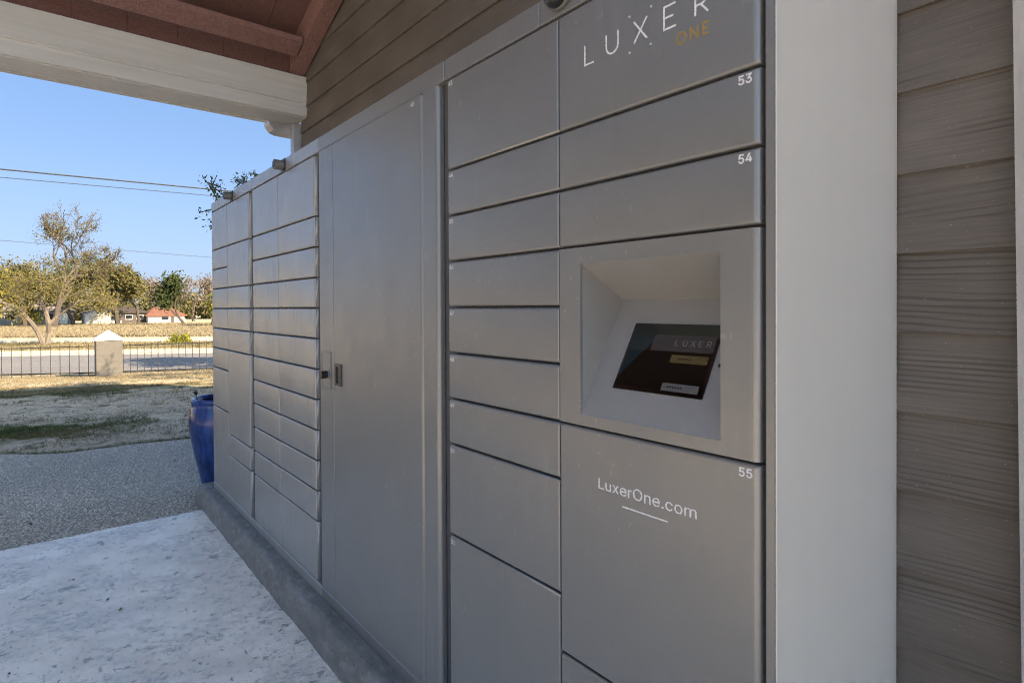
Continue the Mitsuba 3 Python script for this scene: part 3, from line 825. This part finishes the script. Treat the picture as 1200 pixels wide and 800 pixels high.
# forked tree by the road
rng = np.random.default_rng(77)
fk = thing('forked_tree', 'forked tree with yellowing leaves on the verge across the road', 'tree')
Yf = 49.9
limbs = [[(.24, -1.15), (-.11, -.08), (-.46, .56), (-1.05, 1.41), (-1.97, 1.92), (-2.9, 2.6)], [(.37, -1.15), (.47, -.21), (.47, .48), (.34, 1.18), (.04, 1.98)],
         [(.50, .40), (.98, .94), (1.63, 1.52), (2.15, 1.99)], [(.10, 1.9), (.4, 2.68), (.77, 3.38)]]
lr = [(.17, .07), (.20, .10), (.11, .05), (.09, .04)]
tubes, tips = [], []
for L, (a, b) in zip(limbs, lr):
    pts = np.array([(x, Yf + 0.25 * math.sin(i * 1.7 + x), z) for i, (x, z) in enumerate(L)])
    tubes.append((pts, np.linspace(a, b, len(L))))
    for p in pts[-2:]:
        for _ in range(3):
            d = rng.normal(size=3) * [1, 1, 0.5] + [0, 0, 0.6]
            d /= np.linalg.norm(d)
            grow(rng, p, d, 1.05, 0.04, 3, tubes, tips, 0.6, 0.08, 0.72)
part(fk, 'trunk', tube_mesh(tubes, 0.012), 'bark')
tips = np.array(tips)
part(fk, 'crown', leaf_cards(rng, tips[rng.integers(0, len(tips), 8000)], 0.07, 0.30), 'leaf_fork')

# oak just outside the porch, mostly hidden by the lockers
tree('oak_tree', 'leafy oak whose twigs show over and beside the far locker', 15, (5.36, 10.6, zb_(10.6)), 4.7, 0.12, 7, 'leaf_dark', 8500, 0.032, spread=0.75, up=0.05, jit=0.05, trunk=0.36, rmin=0.0075)
tree('shade_tree', 'broad tree hidden by the building that shades the road', 16, (9.6, 17.5, zb_(17.5)), 7.2, 0.2, 6, 'leaf_dark', 5200, 0.13, spread=0.75, up=0.05, jit=0.3, trunk=0.3, rmin=0.012)

# shrub on the verge
rng = np.random.default_rng(6)
sh = thing('shrub', 'low green shrub on the far verge right of the pillar', 'shrub')
q = rng.normal(size=(1500, 3)); q /= np.linalg.norm(q, axis=1, keepdims=True)
q = q * rng.uniform(0.3, 1, (1500, 1)) * [0.85, 0.5, 0.42] + [7.45, 45.2, -0.78]
q[:, 2] += 0.12 * np.sin(q[:, 0] * 9)
part(sh, 'foliage', leaf_cards(rng, q, 0.07, 0.05), 'leaf_yellow')
st = [tube([(7.45 + dx * .3, 45.2, -1.02), (7.45 + dx, 45.2 + dx * .2, -0.6)], [.03, .012], 5) for dx in (-.6, -.2, .25, .6)]
part(sh, 'stems', cat(*st), 'bark')


# ------------------------------------------------------------------ grasses
def blades(rng, xy, hmin, hmax, w, lean=0.35, zfn=None):
    n = len(xy)
    z = zfn(xy[:, 0], xy[:, 1]) if zfn else hY(xy[:, 1])
    base = np.column_stack([xy, z - 0.01])
    t = rng.uniform(0, 2 * np.pi, n)
    s = np.stack([np.cos(t), np.sin(t), 0 * t], 1)
    hgt = rng.uniform(hmin, hmax, n)
    tip = base + np.column_stack([rng.normal(size=(n, 2)) * lean * hgt[:, None], hgt])
    v = np.stack([base - s * w, base + s * w, tip], 1).reshape(-1, 3)
    i = np.arange(n) * 3
    return trimesh.Trimesh(v, np.stack([i, i + 1, i + 2], 1), process=False)


rng = np.random.default_rng(12)
n = 42000
xy = np.column_stack([rng.normal(-1.2, 1.15, n), rng.normal(8.95, 0.65, n)])
edge_y = np.interp(xy[:, 0], [-7, -3, -1.2, -.33, -.05, .17, .7, 1.24, 4.5], [8.8, 8.4, 7.9, 7.36, 7.1, 6.97, 6.97, 6.87, 6.4])
keep = (xy[:, 1] > edge_y + 0.02) & (meshkit.fbm(np.column_stack([xy * 2.2, 0 * xy[:, :1]]), 3, 4) > 0.43)
e2x = rng.uniform(-2.5, 2.2, 4200)
e2 = np.column_stack([e2x, np.interp(e2x, [-7, -3, -1.2, -.33, -.05, .17, .7, 1.24, 4.5], [8.8, 8.4, 7.9, 7.36, 7.1, 6.97, 6.97, 6.87, 6.4]) + np.abs(rng.normal(0, 0.05, 4200)) + 0.01])
struct('lawn_grass', blades(rng, np.vstack([xy[keep], e2]), 0.02, 0.065, 0.004, 0.6, terrain), 'grass_green', 'short green grass at the edge of the pebble path', kind='stuff', cat='grass')
n = 60000
x = rng.uniform(-3.5, 5.0, n)
xy = np.column_stack([x, 16.6 - 0.55 * x + rng.normal(0, 1.3, n)])
keep = (meshkit.fbm(np.column_stack([xy * 1.1, 0 * xy[:, :1]]), 3, 7) > 0.44)
struct('worn_grass', blades(rng, xy[keep], 0.02, 0.07, 0.006, 0.7, terrain), 'grass_brown', 'thin brownish grass in the shade before the fence', kind='stuff', cat='grass')
cl = np.column_stack([rng.uniform(-3, 4.5, 420), rng.uniform(7.2, 19, 420)])
cl = cl[cl[:, 1] > np.interp(cl[:, 0], [-7, -3, -1.2, -.33, -.05, .17, .7, 1.24, 4.5], [8.8, 8.4, 7.9, 7.36, 7.1, 6.97, 6.97, 6.87, 6.4]) + 0.1]
xy = np.repeat(cl, 26, 0) + rng.normal(0, 0.05, (len(cl) * 26, 2))
struct('grass_tufts', blades(rng, xy, 0.015, 0.06, 0.005, 0.7, terrain), 'grass_brown', 'scattered thin grass tufts on the bare shaded dirt', kind='stuff', cat='grass')
n = 26000
x = rng.uniform(-3.5, 6.5, n)
xy = np.column_stack([x, 21.6 - 0.68 * x + rng.normal(0, 1.2, n)])
xy = xy[(xy[:, 1] + SL * xy[:, 0] < 24.4)]
struct('verge_grass', blades(rng, xy, 0.02, 0.08, 0.007, 0.7, terrain), 'grass_dry', 'dry straw coloured grass along the fence', kind='stuff', cat='grass')
n = 90000
x = rng.uniform(-14, 34, n)
xy = np.column_stack([x, 64 - SL * x + rng.uniform(0, 1, n) ** 1.5 * 66])
keep = xy[:, 1] < 150
struct('field_grass', blades(rng, xy[keep], 0.12, 0.36, 0.045, 0.8), 'grass_dry', 'tall dry straw coloured grass filling the field', kind='stuff', cat='grass')
n = 20000
x = rng.uniform(-10, 22, n)
xy = np.column_stack([x, 42.6 - SL * x + rng.uniform(0, 1, n) * 10.5])
struct('roadside_grass', blades(rng, xy, 0.05, 0.2, 0.02, 0.5), 'grass_brown', 'brown mown grass on the verge across the road', kind='stuff', cat='grass')
# leaf litter on the ground and the porch floor
c = np.column_stack([rng.uniform(-2.5, 3.2, 900), rng.uniform(7.4, 17, 900)])
c = np.column_stack([c, terrain(c[:, 0], c[:, 1]) + 0.012])
c2 = np.column_stack([rng.uniform(-1.2, 1.6, 120), rng.uniform(4.5, 6.8, 120), np.full(120, -0.004)])
struct('leaf_litter', leaf_cards(rng, np.vstack([c, c2[:40]]), 0.014, 0.003), 'litter_brown', 'scattered dry leaves on the shaded dirt', kind='stuff', cat='leaf litter')
c3 = np.column_stack([rng.uniform(-0.5, 0.83, 34), rng.uniform(1.2, 4.2, 34), np.full(34, 0.006)])
lm = leaf_cards(rng, c3, 0.014, 0.001)
lm[0][:, 2] = 0.004 + 0.35 * np.abs(lm[0][:, 2] - 0.006)
struct('floor_litter', lm, 'litter_brown', 'tiny dark leaf scraps on the pale porch floor', kind='stuff', cat='leaf litter')

# ------------------------------------------------------------------ blue planter
pot = thing('planter', 'tall glazed cobalt blue planter standing behind the far locker', 'planter')
PX, PY = 1.085, 4.86
prof = [(0.0, 0.0), (0.145, 0.0), (0.15, 0.012), (0.178, 0.12), (0.215, 0.28), (0.243, 0.42), (0.252, 0.50), (0.246, 0.575), (0.232, 0.63), (0.226, 0.655), (0.236, 0.672), (0.238, 0.688), (0.228, 0.698), (0.206, 0.696), (0.198, 0.67), (0.20, 0.60), (0.0, 0.59)]
prof = [(r * 0.90, z * 1.0) for r, z in prof]
part(pot, 'body', lathe(prof[:15], 72, (PX, PY, -0.012)), 'blue_glaze', smooth=50)
part(pot, 'soil', lathe([(0.0, 0.62), (0.178, 0.615)], 40, (PX, PY, -0.012)), 'potting_soil')
pl = thing('potted_plant', 'small drooping plant in the blue planter', 'plant')
rng = np.random.default_rng(3)
stems, tp = [], []
for k in range(3):
    t = rng.uniform(0, 2 * np.pi)
    d = np.array([math.cos(t), math.sin(t), 0])
    p0 = np.array([PX, PY, 0.6]) + d * 0.05
    pts = [p0, p0 + d * 0.04 + [0, 0, 0.08], p0 + d * 0.07 + [0, 0, 0.10]]
    stems.append(tube(pts, [.004, .003, .002], 5)); tp += pts[1:]
for y_ in (0,):
    p0 = np.array([0.92, 4.83, 0.60]); pts = [p0, p0 + [-.01, 0, .09], p0 + [-.02, 0, .125]]
    stems.append(tube(pts, [.004, .003, .003], 5))
part(pl, 'stems', cat(*stems), 'bark_dark')
bud = trimesh.creation.icosphere(2, radius=0.015)
bud.apply_translation((0.90, 4.83, 0.735))
part(pl, 'seed_head', bud, 'black_plastic', smooth=True)
part(pl, 'leaves', leaf_cards(rng, np.repeat(np.array(tp), 4, 0), 0.016, 0.015), 'leaf_dark')

# ------------------------------------------------------------------ fence and pillar
pil = thing('fence_pillar', 'square grey stucco fence pillar with a white pyramid cap', 'pillar')
part(pil, 'shaft', cbox(1.29, 1.95, 21.09, 21.75, -0.85, 0.425, 0.012), 'stucco')
cx, cyp = 1.62, 21.42
w = 0.355
capv = [(cx + a * w, cyp + b * w, z) for z in (0.425, 0.475) for a, b in ((-1, -1), (1, -1), (1, 1), (-1, 1))] + [(cx, cyp, 0.735)]
part(pil, 'cap', trimesh.convex.convex_hull(np.array(capv)), 'cap_white', label='white pyramid cap')


def fence(label, p0, p1, spacing):
    k = thing('metal_fence', label, 'fence', 'low black metal fence along the road')
    p0, p1 = np.array(p0, float), np.array(p1, float)
    L = np.linalg.norm(p1 - p0)
    d = (p1 - p0) / L
    zb0 = lambda p: float(hY(p[1]))
    for dz in (0.10, 0.92):
        part(k, 'rail', tube([(p0[0], p0[1], zb0(p0) + dz), (p1[0], p1[1], zb0(p1) + dz)], 0.013, 4), 'fence_black')
    for i in range(int(L / spacing)):
        p = p0 + d * (i + 0.5) * spacing
        part(k, 'picket', box(p[0] - .009, p[0] + .009, p[1] - .009, p[1] + .009, zb0(p) + 0.02, zb0(p) + 0.99), 'fence_black')


fence('black picket fence panel left of the pillar', (1.29, 22.3), (-3.4, 24.7), 0.26)
fence('black picket fence panel right of the pillar', (1.95, 21.9), (6.2, 19.0), 0.21)


# ------------------------------------------------------------------ houses across the field
def house(name, label, cat_, x0, x1, y0, y1, ze, zr_, wall, roofm, wins, gable_front=False, over=0.4, doors=()):
    k = thing(name, label, cat_)
    zb = float(hY(y0)) - 0.1
    part(k, 'wall', box(x0, x1, y0, y1, zb, ze), wall)
    if gable_front:
        xm = (x0 + x1) / 2
        part(k, 'gable', extrude_y([(x0, ze), (x1, ze), (xm, zr_ - 0.1)], y0, y0 + 0.15), wall)
        sl = (zr_ - ze) / (xm - x0)
        for s in (-1, 1):
            xe = xm + s * (xm - x0 + over)
            zee = zr_ - sl * (xm - x0 + over)
            part(k, 'roof', extrude_y([(xm, zr_), (xe, zee), (xe, zee - 0.12), (xm, zr_ - 0.12)], y0 - over, y1 + over), roofm)
    else:
        rid = 0.28 * (x1 - x0)
        ym = (y0 + y1) / 2
        v = np.array([(x0 - over, y0 - over, ze), (x1 + over, y0 - over, ze), (x1 + over, y1 + over, ze), (x0 - over, y1 + over, ze), (x0 + rid, ym, zr_), (x1 - rid, ym, zr_),
                      (x0 - over, y0 - over, ze - .15), (x1 + over, y0 - over, ze - .15), (x1 + over, y1 + over, ze - .15), (x0 - over, y1 + over, ze - .15)])
        part(k, 'roof', trimesh.convex.convex_hull(v), roofm)
    for (xa, xb, za, zb2) in wins:
        w_ = part(k, 'window', box(xa - 0.1, xb + 0.1, y0 - 0.08, y0 - 0.003, za - 0.1, zb2 + 0.1), 'house_white')
        part(w_, 'pane', box(xa, xb, y0 - 0.10, y0 - 0.081, za, zb2), 'window_dark')
    for (xa, xb, za, zb2, mt) in doors:
        part(k, 'door', box(xa, xb, y0 - 0.07, y0 - 0.003, za, zb2), mt)
    return k


house('ranch_house', 'low grey roofed house behind the forked tree', 'house', -9.5, 4.6, 124, 134, 1.25, 2.7, 'house_grey', 'roof_grey',
      [(-4.3, -2.9, -0.3, 0.7), (-1.9, -0.6, -0.3, 0.7), (0.6, 2.0, -0.3, 0.7)], doors=[(-8.6, -5.4, -1.2, 0.9, 'house_white'), (2.6, 3.7, -1.2, 0.8, 'house_white')])
house('garden_shed', 'small cream shed with a front gable and pale roof edge', 'shed', 5.95, 9.4, 120, 126, 0.55, 1.12, 'house_white', 'house_cream', [], True, 0.15, doors=[(6.5, 8.9, -1.2, 0.35, 'house_cream')])
vent = [k for k in labels if k.startswith('garden_shed')][0]
part(vent, 'gable_vent', box(7.5, 7.85, 119.93, 119.99, 0.66, 0.84), 'house_dark')
house('brown_house', 'dark brown roofed house half hidden behind the shed', 'house', 6.3, 16.2, 130, 139, 0.75, 2.0, 'house_dark', 'roof_brown',
      [(10.3, 11.4, -0.5, 0.1), (12.6, 13.6, -0.5, 0.2), (14.4, 15.3, -0.5, 0.2)], doors=[(10.0, 11.9, -1.3, -0.75, 'house_white')])
house('white_house', 'white walled house with a low red brown roof', 'house', 15.9, 22.0, 128, 137, 0.15, 1.75, 'house_white', 'roof_red',
      [(18.1, 19.3, -0.7, -0.1)], doors=[(19.7, 20.3, -1.3, -0.15, 'house_dark')])

# ------------------------------------------------------------------ unseen dark building added to dim what the near locker doors mirror
ob = thing('added_dark_building', 'added unseen dark grey building that dims the light and reflections on the near locker doors', 'building')
part(ob, 'wall', box(-15, -5.6, 1.6, 9.0, -0.8, 5.6), 'grey_stucco')
part(ob, 'roof', extrude_y([(-15.4, 5.6), (-5.2, 5.6), (-10.3, 7.6)], 1.2, 9.4), 'roof_grey')
for y_ in (3.0, 5.3, 7.6):
    for z_ in (0.9, 3.5):
        w_ = part(ob, 'window', box(-5.599, -5.52, y_ - 0.6, y_ + 0.6, z_, z_ + 1.3), 'grey_stucco')
        part(w_, 'pane', box(-5.519, -5.50, y_ - 0.5, y_ + 0.5, z_ + 0.1, z_ + 1.2), 'window_dark')

# ------------------------------------------------------------------ overhead cables
def cable(label, p0, p1, r, sag):
    k = thing('overhead_cable', label, 'cable', 'overhead cables above the road')
    t = np.linspace(0, 1, 24)
    pts = np.array(p0)[None] * (1 - t)[:, None] + np.array(p1)[None] * t[:, None]
    pts[:, 2] -= sag * 4 * t * (1 - t)
    scene[k] = mikit.ply(tube(pts, r, 6), 'cable_black', smooth=True)


cable('thick upper overhead cable crossing the sky', (-12, 24, 5.56), (30, 24, 6.6), 0.022, 0.1)
cable('thin lower overhead cable below the thick one', (-12, 24, 5.28), (30, 24, 6.42), 0.011, 0.1)
cable('faint distant overhead cable over the treetops', (-25, 60, 7.7), (60, 60, 4.6), 0.016, 0.1)
